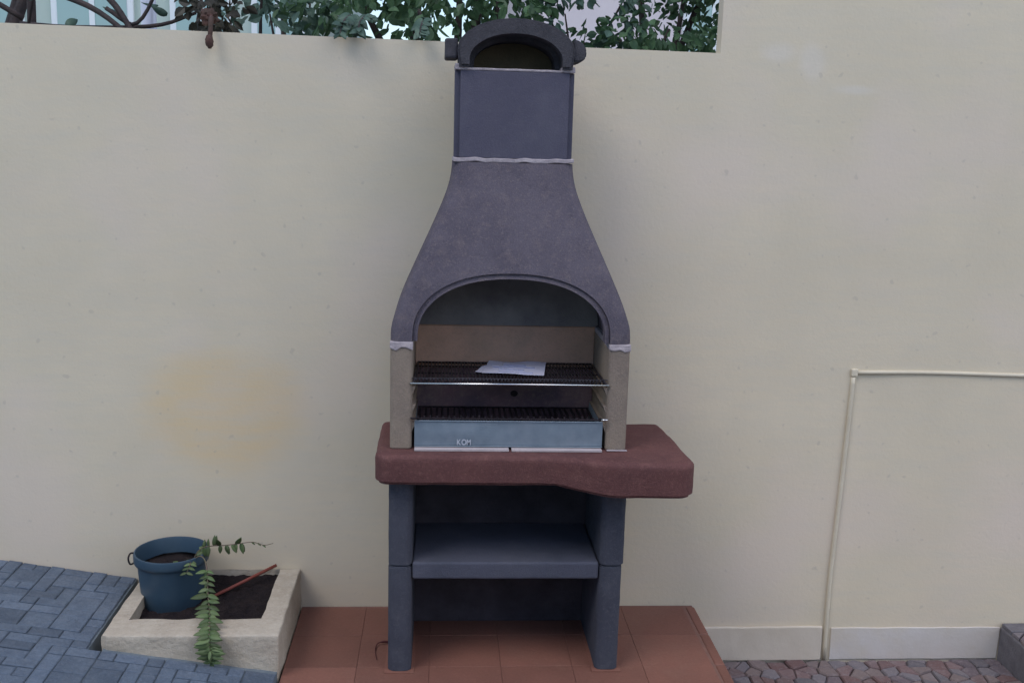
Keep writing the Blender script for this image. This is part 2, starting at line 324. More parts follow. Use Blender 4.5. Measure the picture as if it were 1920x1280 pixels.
def clip(poly, p, n):
    out = []
    for i in range(len(poly)):
        a, b = poly[i], poly[(i+1) % len(poly)]
        da = (a[0]-p[0])*n[0]+(a[1]-p[1])*n[1]; db = (b[0]-p[0])*n[0]+(b[1]-p[1])*n[1]
        if da <= 0: out.append(a)
        if da*db < 0:
            t = da/(da-db); out.append((a[0]+(b[0]-a[0])*t, a[1]+(b[1]-a[1])*t))
    return out
def voronoi(x0, x1, y0, y1, step, seed):
    rr = random.Random(seed); pts = []
    nx = round((x1-x0)/step); ny = max(1, round((y1-y0)/step))
    for i in range(-1, nx+1):
        for j in range(-1, ny+1):
            pts.append((x0+(i+0.5+rr.uniform(-.40, .40))*(x1-x0)/nx, y0+(j+0.5+rr.uniform(-.40, .40))*(y1-y0)/ny))
    cells = []
    for p in pts:
        poly = [(x0, y0), (x1, y0), (x1, y1), (x0, y1)]
        for q in pts:
            if q is p or (q[0]-p[0])**2+(q[1]-p[1])**2 > (3.2*step)**2: continue
            d = (q[0]-p[0], q[1]-p[1]); L = math.hypot(*d); n = (d[0]/L, d[1]/L)
            poly = clip(poly, ((p[0]+q[0])/2-n[0]*0.0018, (p[1]+q[1])/2-n[1]*0.0018), n)
            if len(poly) < 3: break
        if len(poly) >= 3:
            A = abs(sum(poly[k][0]*poly[(k+1) % len(poly)][1]-poly[(k+1) % len(poly)][0]*poly[k][1] for k in range(len(poly))))/2
            if A > 0.0004: cells.append(poly)
    return cells
def stones(cells, ztop, zbot, parent, orig, m, nm, seed):
    rr = random.Random(seed)
    for poly in cells:
        cx = sum(p[0] for p in poly)/len(poly); cy = sum(p[1] for p in poly)/len(poly)
        h = ztop+rr.uniform(-.004, .003); bm = bmesh.new(); tx, ty = rr.uniform(-.04, .04), rr.uniform(-.04, .04)
        A = [bm.verts.new((p[0]-cx, p[1]-cy, zbot)) for p in poly]
        B = [bm.verts.new((p[0]-cx, p[1]-cy, h-0.005+tx*(p[0]-cx)+ty*(p[1]-cy))) for p in poly]
        D = [bm.verts.new(((p[0]-cx)*.86, (p[1]-cy)*.86, h+tx*(p[0]-cx)+ty*(p[1]-cy))) for p in poly]; n = len(poly)
        for k in range(n):
            bm.faces.new((A[k], A[(k+1) % n], B[(k+1) % n], B[k])); bm.faces.new((B[k], B[(k+1) % n], D[(k+1) % n], D[k]))
        bm.faces.new(D)
        o = link(nm, mesh_from_bm(bm, nm, m), parent); o.location = Vector((cx, cy, 0))-Vector(orig)
stones(voronoi(0.70, 1.84, -0.62, -0.006, 0.056, 3), FLOOR_Z, FLOOR_Z-0.02, floor, (0, 0, 0), M_stone, 'paving_stone', 5)

# raised step at the far right
step = struct('step', mesh_from_bm(rough_bm(box_bm(1.842, 3.4, -1.6, -0.002, -0.30, -0.088, 0.006), 0.003, 9), 'step', M_kerb))
stones(voronoi(1.846, 2.35, -0.6, -0.075, 0.075, 8), -0.076, -0.095, step, (0, 0, 0), M_stone, 'paving_stone', 6)
bmk = box_bm(1.846, 2.35, -0.070, -0.004, -0.094, -0.074, 0.004)
link('edging_stone', mesh_from_bm(bmk, 'edging_stone', M_kerb), step)

# sloping pavement, left:  z = 0.102 - 0.15 (x + 1.193)
SL = -0.15
def gz(x): return 0.102+SL*(x+1.193)
PX1 = -0.679
bm = bmesh.new()
xs = [(-4.5, PX1-0.005)]
poly = [(-4.5, gz(-4.5)-0.006), (PX1-0.003, gz(PX1)-0.006), (PX1-0.003, -0.31), (-4.5, -0.31)]
pave = struct('pavement', boolean(prism_bm(poly, -7.1, -0.002, 'xz'), [box_bm(-1.227, -1.188, -0.512, 0.1, 0.02, 0.4)], 'pavement', M_pjoint))
# ashlar of small pressed setts
CE = 0.046
nx, ny = 28, 17
X0 = PX1-nx*CE
occ = [[False]*ny for _ in range(nx)]
def blocked(x0, x1, y0, y1):
    return x1 > -1.229 and y1 > -0.508
rr = random.Random(11); proto = {}
def sett_mesh(a, b):
    if (a, b) in proto: return proto[(a, b)]
    g = 0.0016; w, h = a*CE/2-g, b*CE/2-g; bm = bmesh.new()
    lv = [(-0.016, 1, 0), (-0.002, 1, 0), (0.0, 1, -0.0032)]
    rings = []
    for z, s, ins in lv:
        rings.append([bm.verts.new((sx*(w+ins), sy*(h+ins), z)) for sx, sy in ((-1, -1), (1, -1), (1, 1), (-1, 1))])
    for i in range(2):
        for k in range(4): bm.faces.new((rings[i][k], rings[i][(k+1) % 4], rings[i+1][(k+1) % 4], rings[i+1][k]))
    bm.faces.new(rings[2]); proto[(a, b)] = mesh_from_bm(bm, 'paving_block', M_pave); return proto[(a, b)]
ang = math.atan(-SL)
for i in range(nx):
    for j in range(ny):
        if occ[i][j]: continue
        opts = [(2, 1)]*5+[(1, 2)]*4+[(2, 2)]*2+[(1, 1)]*3; rr.shuffle(opts)
        for a, b in opts+[(1, 1)]:
            if i+a > nx or j+b > ny: continue
            if any(occ[i+p][j+q] for p in range(a) for q in range(b)): continue
            x0, x1 = X0+i*CE, X0+(i+a)*CE; y1, y0 = -0.004-j*CE, -0.004-(j+b)*CE
            for p in range(a):
                for q in range(b): occ[i+p][j+q] = True
            if blocked(x0+0.002, x1-0.002, y0+0.002, y1-0.002):
                # keep the part outside the planter's slot as a narrower block where room is left
                if y0 < -0.508 or x0 < -1.229:
                    if x0 < -1.229-0.02 and not (y1 <= -0.508): x1 = -1.229
                    elif y0 < -0.51-0.02: y1 = -0.510
                    else: break
                else: break
            cx, cy = (x0+x1)/2, (y0+y1)/2
            o = link('paving_block', sett_mesh(a, b), pave)
            o.location = (cx, cy, gz(cx)+rr.uniform(-.0022, .0012)); o.rotation_euler = (rr.uniform(-.014, .014), ang+rr.uniform(-.014, .014), rr.uniform(-.012, .012))
            o.scale = ((x1-x0)/(a*CE), (y1-y0)/(b*CE), 1)
            break

# terracotta platform
PL, PR, PF = -0.674, 0.702, -1.25
plat = struct('tiled_platform', mesh_from_bm(box_bm(PL+0.002, PR-0.006, PF, -0.003, -0.30, -0.0025), 'tiled_platform', M_grout))
TX, TY = 0.222, 0.2075
tm = None
ty0 = -0.016
for j in range(6):
    for i in range(7):
        x0 = PL+0.002+i*TX; x1 = min(x0+TX, PR-0.034)
        if x1-x0 < 0.03: continue
        y1 = ty0-j*TY; y0 = max(y1-TY, PF)
        me = mesh_from_bm(box_bm(-(x1-x0)/2+.0004, (x1-x0)/2-.0004, -(y1-y0)/2+.0007, (y1-y0)/2-.0007, -0.012, 0, 0.0008, 1), 'floor_tile', M_tile)
        o = link('floor_tile', me, plat); o.location = ((x0+x1)/2, (y0+y1)/2, random.uniform(-.0008, .0006))
for j in range(6):
    y1 = ty0-j*TY; y0 = max(y1-TY, PF)
    me = mesh_from_bm(box_bm(-0.0165, 0.0165, -(y1-y0)/2+.0012, (y1-y0)/2-.0012, -0.20, 0.0005, 0.006, 3), 'edge_tile', M_tile)
    o = link('edge_tile', me, plat); o.location = (PR-0.0165, (y0+y1)/2, 0)

# ------------------------------------------------------------------ walls
def wall_top(x): return 1.8985-0.0085*x
bm = prism_bm([(-4.5, -0.31), (5.0, -0.31), (5.0, 3.3), (0.684, 3.3), (0.6765, wall_top(0.677)), (-4.5, wall_top(-4.5))], 0.0, 0.060, 'xz')
bmesh.ops.triangulate(bm, faces=[f for f in bm.faces if len(f.verts) > 4])
w1 = link('garden_wall', mesh_from_bm(bm, 'garden_wall', M_wall))
tag(w1, 'cream rendered garden wall behind the barbecue, stepping up taller at the right', 'wall')

# white plinth boards
M_skirt2 = mat('worn_cream_plinth_paint', (0.60, 0.56, 0.52, 1), (0.56, 0.51, 0.45, 1), scale=6, bump=0.3, bscale=60, rough=0.9, c3=(0.58, 0.51, 0.40, 1), s3=5, amt3=0.7)
def plinth(x0, x1, z1, th, lab, seed):
    bm = box_bm(x0, x1, -th, 0.0, FLOOR_Z, z1, th*0.45, 3); bmesh.ops.subdivide_edges(bm, edges=[e for e in bm.edges if e.calc_length() > 0.3], cuts=14)
    rough_bm(bm, 0.0025, 14, seed)
    o = link('skirting_board', mesh_from_bm(bm, 'skirting_board', M_skirt if seed == 1 else M_skirt2)); tag(o, lab, 'skirting'); return o
plinth(0.704, 1.178, -0.082, 0.012, 'bright white painted skirting between the tiled platform and the conduit', 1)
plinth(1.212, 1.840, -0.089, 0.006, 'duller white painted skirting between the conduit and the stone step', 2)

# conduit under paint
cd = thing('conduit', (1.198, 0, FLOOR_Z), 'thin cream painted conduit running up the right wall and turning right', 'conduit')
part('pipe', mesh_from_bm(tube_bm(bez([(1.194, -0.004, FLOOR_Z), (1.190, -0.005, 0.085), (1.200, -0.005, 0.46), (1.206, -0.005, 0.70), (1.209, -0.003, 0.835)], 20), 0.0075, 10), 'pipe', M_conduit, True), cd)
part('pipe', mesh_from_bm(tube_bm(bez([(1.222, -0.005, 0.852), (1.5, -0.001, 0.853), (2.0, -0.003, 0.846), (3.2, -0.003, 0.845)], 20), 0.0070, 10), 'pipe', M_conduit, True), cd)
bm = rough_bm(box_bm(1.199, 1.223, -0.011, -0.0005, 0.838, 0.864, 0.004, 2), 0.002, 40)
part('elbow_box', mesh_from_bm(bm, 'elbow_box', M_conduit), cd)

# ------------------------------------------------------------------ BARBECUE
bbq = thing('barbecue', (0, -0.30, 0), 'tall grey concrete masonry barbecue with arched hood, chimney and dark red table', 'barbecue')
YB, YF = -0.125, -0.463
# leg blocks: two lower, two upper
def leg_profile(x0, x1, yf, r, outer):
    pts = []
    for cx, a0 in ((x0+r, 180), (x1-r, 270)):
        for k in range(7):
            a = R(a0+90*k/6); pts.append((cx+r*math.cos(a), yf+r+r*math.sin(a)))
    return pts+[(x1, YB), (x0, YB)]
for sx in (-1, 1):
    a, b = (0.283, 0.354)
    x0, x1 = (-b, -a) if sx < 0 else (a, b)
    bm = prism_bm(leg_profile(x0, x1, YF, 0.022, sx), 0.0, 0.3385, 'xy')
    bmesh.ops.bevel(bm, geom=[e for e in bm.edges if abs(e.verts[0].co.z-e.verts[1].co.z) < 1e-5], offset=0.004, segments=2, affect='EDGES')
    cast(bm, 0.0014, sx*3)
    o = part('leg', mesh_from_bm(bm, 'leg', M_leg), bbq); auto_smooth(o.data, 40)
    d = 0.005 if sx > 0 else 0.001
    bm = prism_bm(leg_profile(x0-(0 if sx < 0 else -0.001), x1+d, YF+0.004, 0.022, sx), 0.3405, 0.611, 'xy')
    bmesh.ops.bevel(bm, geom=[e for e in bm.edges if abs(e.verts[0].co.z-e.verts[1].co.z) < 1e-5], offset=0.004, segments=2, affect='EDGES')
    cast(bm, 0.0014, sx*3)
    o = part('leg', mesh_from_bm(bm, 'leg', M_leg), bbq); auto_smooth(o.data, 40)
    bm = prism_bm([(x0-0.01+0.004*math.sin(k), YF-0.012+0.003*math.cos(2*k)) for k in range(1)]+[(x1+0.008, YF-0.010), (x1+0.012, YF+0.05), (x1+0.006, -0.2), (x0-0.007, -0.2), (x0-0.010, YF+0.03)], 0.0010, 0.0030, 'xy')
    part('mortar_joint', mesh_from_bm(bm, 'mortar_joint', M_tile), bbq)
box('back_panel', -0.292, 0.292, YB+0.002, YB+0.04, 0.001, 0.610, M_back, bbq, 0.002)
# middle shelf
bm = box_bm(-0.2815, 0.2815, YF+0.006, YB+0.001, 0.298, 0.352, 0.007, 3)
part('shelf', mesh_from_bm(cast(bm, 0.0012, 7), 'shelf', M_shelf), bbq)

# table slab with bulging right front
def slab_outline():
    P = []
    def arc(cx, cy, r, a0, a1, n=6):
        for k in range(n+1):
            a = R(a0+(a1-a0)*k/n); P.append((cx+r*math.cos(a), cy+r*math.sin(a)))
    arc(-0.352, -0.472, 0.040, 180, 270)
    P.append((-0.1, -0.513)); P.append((0.09, -0.514))
    for k in range(1, 9):
        t = k/8; P.append((0.11+0.20*t, -0.515-0.062*(t*t*(3-2*t))))
    P.append((0.38, -0.579))
    arc(0.489, -0.534, 0.046, -88, -5)
    P.append((0.525, -0.30))
    arc(0.493, -0.150, 0.02, 0, 90, 3)
    arc(-0.372, -0.150, 0.02, 90, 180, 3)
    return P
bm = prism_bm(slab_outline(), 0.612, 0.701, 'xy')
for v in bm.verts:
    if v.co.z < 0.62 and v.co.x > 0.1 and v.co.y < -0.4:
        t = min(1, (v.co.x-0.1)/0.2); v.co.z -= 0.016*t*t*(3-2*t)
top = [e for e in bm.edges if all(abs(v.co.z-0.701) < 1e-4 for v in e.verts)]
bot = [e for e in bm.edges if all(abs(v.co.z-0.612) < 1e-4 for v in e.verts)]
bmesh.ops.bevel(bm, geom=top, offset=0.017, segments=4, profile=0.5, affect='EDGES')
bmesh.ops.bevel(bm, geom=[e for e in bm.edges if all(v.co.z < 0.6125 for v in e.verts)], offset=0.010, segments=3, affect='EDGES')
cast(bm, 0.0022, 2)
o = part('table_slab', mesh_from_bm(bm, 'table_slab', M_slab, True), bbq)
auto_smooth(o.data, 40)

# firebox pillars with stepped rails on the inside
for sx in (-1, 1):
    x0, x1 = (-0.3515, -0.287) if sx < 0 else (0.287, 0.3495)
    bm = prism_bm(leg_profile(x0, x1, -0.445, 0.013, sx), 0.7015, 1.006, 'xy')
    bmesh.ops.bevel(bm, geom=[e for e in bm.edges if abs(e.verts[0].co.z-e.verts[1].co.z) < 1e-5], offset=0.003, segments=1, affect='EDGES')
    o = part('side_pillar', mesh_from_bm(bm, 'side_pillar', M_pillar), bbq); auto_smooth(o.data, 35)
    for z in (0.778, 0.834, 0.889):
        xa, xb = (-0.2875, -0.277) if sx < 0 else (0.277, 0.2875)
        pr = [(xa if sx > 0 else xb, z), (xb if sx > 0 else xa, z), (xb if sx > 0 else xa, z-0.026)]
        part('support_ledge', mesh_from_bm(prism_bm(pr, -0.436, -0.137, 'xz'), 'support_ledge', M_pillar), bbq)
    # mortar smear on top of the pillar
    bm = box_bm(x0-0.001, x1+0.001, -0.4475, -0.14, 1.0065, 1.0225, 0.003, 2)
    bmesh.ops.subdivide_edges(bm, edges=bm.edges[:], cuts=3, use_grid_fill=True)
    for v in bm.verts:
        if v.co.y < -0.44 and v.co.z < 1.014: v.co.z -= 0.013*max(0, noise.noise(Vector((v.co.x*40, sx*3, 1)))+0.35); v.co.y -= 0.001
    part('mortar_joint', mesh_from_bm(bm, 'mortar_joint', M_mortar), bbq)
# small metal leaf at foot of the right pillar (dark joint with pale smear)
box('mortar_joint', 0.290, 0.352, -0.456, -0.4465, 0.7015, 0.705, M_mortar, bbq, 0.0015, 1)
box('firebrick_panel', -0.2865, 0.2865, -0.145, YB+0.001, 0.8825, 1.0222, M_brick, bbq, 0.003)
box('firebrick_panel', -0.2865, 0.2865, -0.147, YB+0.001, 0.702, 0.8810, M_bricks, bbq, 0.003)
part('vent_hole', mesh_from_bm(prism_bm([(0.032+0.012*math.cos(k*PI/9), 0.800+0.010*math.sin(k*PI/9)) for k in range(18)], -0.1485, -0.1475, 'xz'), 'vent_hole', M_iron), bbq)

# hood: lofted shell with rounded corners, hollow, arch cut out of the front
HW = [(1.0228, .3520), (1.056, .3515), (1.078, .347), (1.100, .3395), (1.130, .3290), (1.164, .3150), (1.232, .2850), (1.320, .2455), (1.390, .2150), (1.435, .1975), (1.465, .1880), (1.495, .1815), (1.5350, .1785)]
HF = [(1.0228, -.445), (1.06, -.445), (1.12, -.437), (1.20, -.418), (1.30, -.386), (1.40, -.349), (1.47, -.322), (1.5350, -.300)]
def interp(T, z):
    if z <= T[0][0]: return T[0][1]
    for (a, b), (c, d) in zip(T, T[1:]):
        if z <= c: return b+(d-b)*(z-a)/(c-a)
    return T[-1][1]
def loft(zs, dw, df, back, r):
    bm = bmesh.new(); rings = []
    for z in zs:
        w = sum(interp(HW, z+d) for d in (-.018, -.009, 0, .009, .018))/5-dw; f = sum(interp(HF, z+d) for d in (-.02, -.01, 0, .01, .02))/5+df; pts = []
        for cx, a0 in ((-w+r, 180), (w-r, 270)):
            for k in range(7):
                a = R(a0+90*k/6); pts.append((cx+r*math.cos(a), f+r+r*math.sin(a)))
        pts += [(w, back), (-w, back)]
        rings.append([bm.verts.new((p[0], p[1], z)) for p in pts])
    n = len(rings[0])
    for i in range(len(rings)-1):
        for k in range(n): bm.faces.new((rings[i][k], rings[i][(k+1) % n], rings[i+1][(k+1) % n], rings[i+1][k]))
    bm.faces.new(rings[0][::-1]); bm.faces.new(rings[-1]); return bm
zs = [1.0228+(1.535-1.0228)*i/30 for i in range(31)]
def arch(hw, z0, zs_, zt, n=28, p=2.25):
    """basket arch outline from the left foot over to the right foot"""
    P = [(hw, z0)]
    for k in range(n+1):
        a = PI*k/n; c, s = math.cos(a), math.sin(a)
        P.append((hw*math.copysign(abs(c)**(2/p), c), zs_+(zt-zs_)*abs(s)**(2/p)))
    P.append((-hw, z0)); return P
outer = loft(zs, 0, 0, YB, 0.032)
zi = [0.99]+[1.0228+(1.56-1.0228)*i/20 for i in range(21)]
inner = loft(zi, 0.055, 0.055, YB-0.022, 0.02)
cut = prism_bm(arch(0.288, 0.98, 1.040, 1.221), -0.6, -0.30, 'xz')
me = boolean(outer, [inner, cut], 'hood', M_hood, 38)
part('hood', me, bbq)
Lp = [(-0.286, 1.0236)]+[(-(interp(HW, z)-0.0585), z) for z in (1.03, 1.08, 1.13, 1.18, 1.24, 1.30)]; Lp += [(-x, z) for x, z in Lp[::-1]]
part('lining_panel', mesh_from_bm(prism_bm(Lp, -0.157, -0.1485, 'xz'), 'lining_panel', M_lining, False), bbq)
# arch trim ring, set in the opening and following the hood's front
bm = bmesh.new(); A = arch(0.2865, 1.0235, 1.040, 1.2195, 44); B = arch(0.2735, 1.0235, 1.034, 1.2045, 44)
rings = []
for (xa, za), (xb, zb) in zip(A, B):
    ya = interp(HF, za)+0.009; yb = interp(HF, zb)+0.007
    rings.append([bm.verts.new(c) for c in ((xa, ya, za), (xb, yb, zb), (xb, yb+0.045, zb), (xa, ya+0.045, za))])
for i in range(len(rings)-1):
    for k in range(4): bm.faces.new((rings[i][k], rings[i][(k+1) % 4], rings[i+1][(k+1) % 4], rings[i+1][k]))
bm.faces.new(rings[0]); bm.faces.new(rings[-1][::-1])
o = part('arch_trim', mesh_from_bm(bm, 'arch_trim', M_hood), bbq); auto_smooth(o.data, 40)

# mortar bed, chimney block, mortar bed
def mortar_slab(x, yf, z0, z1, seed, amp):
    bm = box_bm(-x, x, yf, YB, z0, z1, 0.002, 1)
    bmesh.ops.subdivide_edges(bm, edges=[e for e in bm.edges if abs(e.verts[0].co.x-e.verts[1].co.x) > 0.1], cuts=40)
    for v in bm.verts:
        k = noise.noise(Vector((v.co.x*26, seed, v.co.z*10)))
        v.co.z += k*amp; v.co.y -= abs(noise.noise(Vector((v.co.x*20, seed+5, 0))))*0.002
    part('mortar_joint', mesh_from_bm(bm, 'mortar_joint', M_mortar), bbq)
mortar_slab(0.1790, -0.3030, 1.5362, 1.5485, 2.2, 0.0045)
ch = box_bm(-0.1755, 0.1735, -0.300, YB, 1.5480, 1.7955)
bmesh.ops.bevel(ch, geom=[e for e in ch.edges if abs(e.verts[0].co.z-e.verts[1].co.z) > 0.1], offset=0.016, segments=4, affect='EDGES')
ci = box_bm(-0.13, 0.13, -0.25, -0.165, 1.5, 1.85)
part('chimney', boolean(ch, [ci], 'chimney', M_chim, 30), bbq)
mortar_slab(0.170, -0.2985, 1.7962, 1.8035, 7.7, 0.0012)
for sx in (-1, 1):
    bm = box_bm(sx*0.155-0.021, sx*0.155+0.019, -0.3045, -0.19, 1.7970, 1.8130, 0.003, 2); rough_bm(bm, 0.003, 60, sx)
    part('mortar_joint', mesh_from_bm(bm, 'mortar_joint', M_mortar), bbq)

# chimney cap: arched vault with side wings
def cap_outer():
    P = []
    hw, z0, zspr, zt = 0.1700, 1.8045, 1.852, 1.9435
    P.append((hw-0.006, z0)); P.append((hw-0.002, 1.835))
    for k in range(25):
        a = PI*k/24; c, s = math.cos(a), math.sin(a)
        P.append((hw*math.copysign(abs(c), c), zspr+(zt-zspr)*abs(s)))
    P.append((-hw+0.002, 1.835)); P.append((-hw+0.006, z0)); return P
cap = prism_bm(cap_outer(), -0.318, YB, 'xz')
bmesh.ops.bevel(cap, geom=[e for e in cap.edges if abs(e.verts[0].co.y-e.verts[1].co.y) < 1e-5], offset=0.007, segments=2, affect='EDGES')
c1 = prism_bm(arch(0.1345, 1.80, 1.828, 1.9010, 26, 2.0), -0.5, -0.235, 'xz')
c2 = prism_bm(arch(0.1200, 1.80, 1.822, 1.8880, 26, 2.0), -0.236, YB-0.022, 'xz')
part('chimney_cap', boolean(cap, [c1, c2], 'chimney_cap', M_cap, 30), bbq)
part('flue_lining', mesh_from_bm(prism_bm(arch(0.1190, 1.8050, 1.822, 1.8870, 26, 2.0), YB-0.026, YB-0.0225, 'xz'), 'flue_lining', M_soot), bbq)
bm = box_bm(-0.2065, -0.168, -0.300, -0.165, 1.829, 1.884, 0.007, 3); rough_bm(bm, 0.002, 30)
part('cap_wing', mesh_from_bm(bm, 'cap_wing', M_cap), bbq)
P = [(0.166, 1.828), (0.192, 1.829), (0.203, 1.840), (0.2045, 1.858), (0.199, 1.874), (0.186, 1.886), (0.166, 1.892)]
bm = prism_bm(P, -0.305, -0.165, 'xz'); bmesh.ops.bevel(bm, geom=bm.edges[:], offset=0.004, segments=2, affect='EDGES')
part('cap_wing', mesh_from_bm(bm, 'cap_wing', M_cap), bbq)

# fireclay tiles on the table under the drawer
for x0, x1 in ((-0.279, -0.0015), (0.0065, 0.2745)):
    box('fireclay_tile', x0, x1, -0.468, -0.148, 0.7015, 0.7085, M_tilefire, bbq, 0.0012, 1)

# ------------------------------------------------------------------ ash drawer
dr = thing('ash_drawer', (0, -0.3, 0.71), 'galvanised ash drawer with a white mark sitting low in the barbecue', 'drawer')
def sheet(x0, x1, y0, y1, z0, z1, nm='sheet', m=M_zinc, bev=0.0006): return box(nm, x0, x1, y0, y1, z0, z1, m, dr, bev, 1)
bm = box_bm(-0.2795, 0.2765, -0.4445, -0.4425, 0.7145, 0.7865); bmesh.ops.subdivide_edges(bm, edges=bm.edges[:], cuts=8, use_grid_fill=True)
for v in bm.verts: v.co.y += 0.0022*noise.noise(Vector((v.co.x*9, 0, v.co.z*18)))
o = part('front_panel', mesh_from_bm(bm, 'front_panel', M_zinc, False), dr)
sheet(-0.2795, 0.2765, -0.4475, -0.4435, 0.7865, 0.7895, 'rolled_rim')
sheet(-0.2795, 0.2765, -0.4485, -0.4435, 0.7105, 0.7135, 'bottom_lip')
sheet(-0.2795, -0.2775, -0.4425, -0.16, 0.7115, 0.776, 'side_panel'); sheet(0.2745, 0.2765, -0.4425, -0.16, 0.7115, 0.776, 'side_panel')
sheet(-0.2775, 0.2745, -0.4425, -0.16, 0.7095, 0.7110, 'base_sheet', M_rust)
# white printed mark, three worn letters
def letter(ch, x, w):
    t = bpy.data.curves.new('t', 'FONT'); t.body = ch; t.size = 0.0235; t.extrude = 0.0002; t.offset = 0.0007
    o = bpy.data.objects.new('t', t); C.objects.link(o); dg = bpy.context.evaluated_depsgraph_get()
    me = bpy.data.meshes.new_from_object(o.evaluated_get(dg)); bpy.data.objects.remove(o)
    mt = Matrix.Translation((x, -0.4478, 0.7165)) @ Matrix.Rotation(PI/2, 4, 'X') @ Matrix.Diagonal((w, 1, 1, 1)); me.transform(mt)
    me.materials.clear(); me.materials.append(M_white); return part('printed_letter', me, dr)
letter('K', -0.1555, 0.8); letter('O', -0.1415, 0.8); letter('M', -0.1265, 0.75)

# ------------------------------------------------------------------ charcoal grate
gr = thing('charcoal_grate', (0, -0.3, 0.79), 'dark cast iron charcoal grate lying just above the ash drawer', 'grate')
for y, z in ((-0.4400, 0.7935), (-0.160, 0.757)): part('frame_bar', mesh_from_bm(tube_bm([(-0.274, y, z), (0.274, y, z)], 0.0025, 6), 'frame_bar', M_iron), gr)
bm = box_bm(-0.0032, 0.0032, -0.1330, 0.1350, -0.038, -0.031, 0.001, 1)
b2 = box_bm(-0.0030, 0.0030, -0.1375, -0.1335, -0.037, 0.0115, 0.0012, 1); mt_ = bpy.data.meshes.new('t'); b2.to_mesh(mt_); b2.free(); bm.from_mesh(mt_); bpy.data.meshes.remove(mt_)
me = mesh_from_bm(bm, 'bar', M_iron)
for k in range(31):
    o = link('bar', me, gr); o.location = (-0.269+k*0.538/30, random.uniform(-.001, .001), random.uniform(-.0028, .0012))
    o.rotation_euler.z = random.uniform(-.01, .01)
for sx in (-1, 1):
    part('handle', mesh_from_bm(tube_bm(bez([(sx*0.270, -0.436, 0.796), (sx*0.273, -0.452, 0.7975), (sx*0.286, -0.456, 0.7975), (sx*0.289, -0.449, 0.797)], 8), 0.003, 6), 'handle', M_chrome if sx > 0 else M_iron, True), gr)

# ------------------------------------------------------------------ cooking grill
gl = thing('cooking_grill', (0, -0.28, 0.9), 'wide wire cooking grill with a bright double front rod, across the firebox', 'grill')
ZG = 0.9015
def rod(nm, a, b, r, m, seg=6): return part(nm, mesh_from_bm(tube_bm([a, b], r, seg), nm, m, True), gl)
rod('front_rod', (-0.293, -0.447, ZG-0.001), (0.290, -0.447, ZG-0.001), 0.0030, M_chrome, 8)
rod('front_rod', (-0.288, -0.441, ZG+0.0135), (0.286, -0.441, ZG+0.0135), 0.0017, M_wire)
rod('cross_rod', (-0.284, -0.30, ZG-0.003), (0.284, -0.30, ZG-0.003), 0.0025, M_wire)
rod('cross_rod', (-0.284, -0.20, ZG-0.003), (0.284, -0.20, ZG-0.003), 0.0025, M_wire)
rod('cross_rod', (-0.275, -0.152, ZG-0.001), (0.275, -0.152, ZG-0.001), 0.003, M_wire)
for sx in (-1, 1): rod('side_rod', (sx*0.284, -0.445, ZG), (sx*0.276, -0.152, ZG), 0.003, M_wire)
me = mesh_from_bm(tube_bm([(0, -0.163, 0.012), (0, -0.157, 0.001), (0, 0.127, 0.001)], 0.0022, 5), 'wire', M_wire, True)
n = 54
for k in range(n):
    o = link('wire', me, gl); o.location = (-0.276+k*0.552/(n-1), 0, ZG-0.9+0.0005)
    o.rotation_euler.z = random.uniform(-.004, .004)

# leaflet in a clear bag on the grill
lf = thing('leaflet', (0.03, -0.22, 0.906), 'pale instruction leaflet in a plastic bag lying on the cooking grill', 'leaflet')
def quad_sheet(c, z, th, nm, m, sub=12, wav=0.004):
    bm = bmesh.new(); V = {}
    for i in range(sub+1):
        for j in range(sub+1):
            u, v = i/sub, j/sub
            p = (Vector(c[0])*(1-u)+Vector(c[1])*u)*(1-v)+(Vector(c[3])*(1-u)+Vector(c[2])*u)*v
            V[i, j] = bm.verts.new((p.x, p.y, z+wav*(0.5+noise.noise(Vector((p.x*14, p.y*11, 0.3))))+0.004*(1-v)**4))
    for i in range(sub):
        for j in range(sub): bm.faces.new((V[i, j], V[i+1, j], V[i+1, j+1], V[i, j+1]))
    r = bmesh.ops.extrude_face_region(bm, geom=bm.faces[:])
    for g in r['geom']:
        if isinstance(g, bmesh.types.BMVert): g.co.z += th
    return part(nm, mesh_from_bm(bm, nm, m), lf)
quad_sheet([(-0.082, -0.335, 0), (0.104, -0.372, 0), (0.130, -0.165, 0), (-0.052, -0.165, 0)], 0.9055, 0.0012, 'paper', M_paper)
quad_sheet([(-0.102, -0.322, 0), (-0.083, -0.333, 0), (-0.062, -0.22, 0), (-0.078, -0.235, 0)], 0.906, 0.0008, 'bag_flap', M_paper, 6)
for k, (x0, x1) in enumerate(((-0.03, 0.075), (-0.025, 0.05), (-0.045, 0.085), (-0.01, 0.06))):
    y = -0.325+k*0.032
    quad_sheet([(x0, y, 0), (x1, y-0.014, 0), (x1+.001, y-0.008, 0), (x0+.001, y+0.006, 0)], 0.9072, 0.0004, 'text_line', M_print, 8)

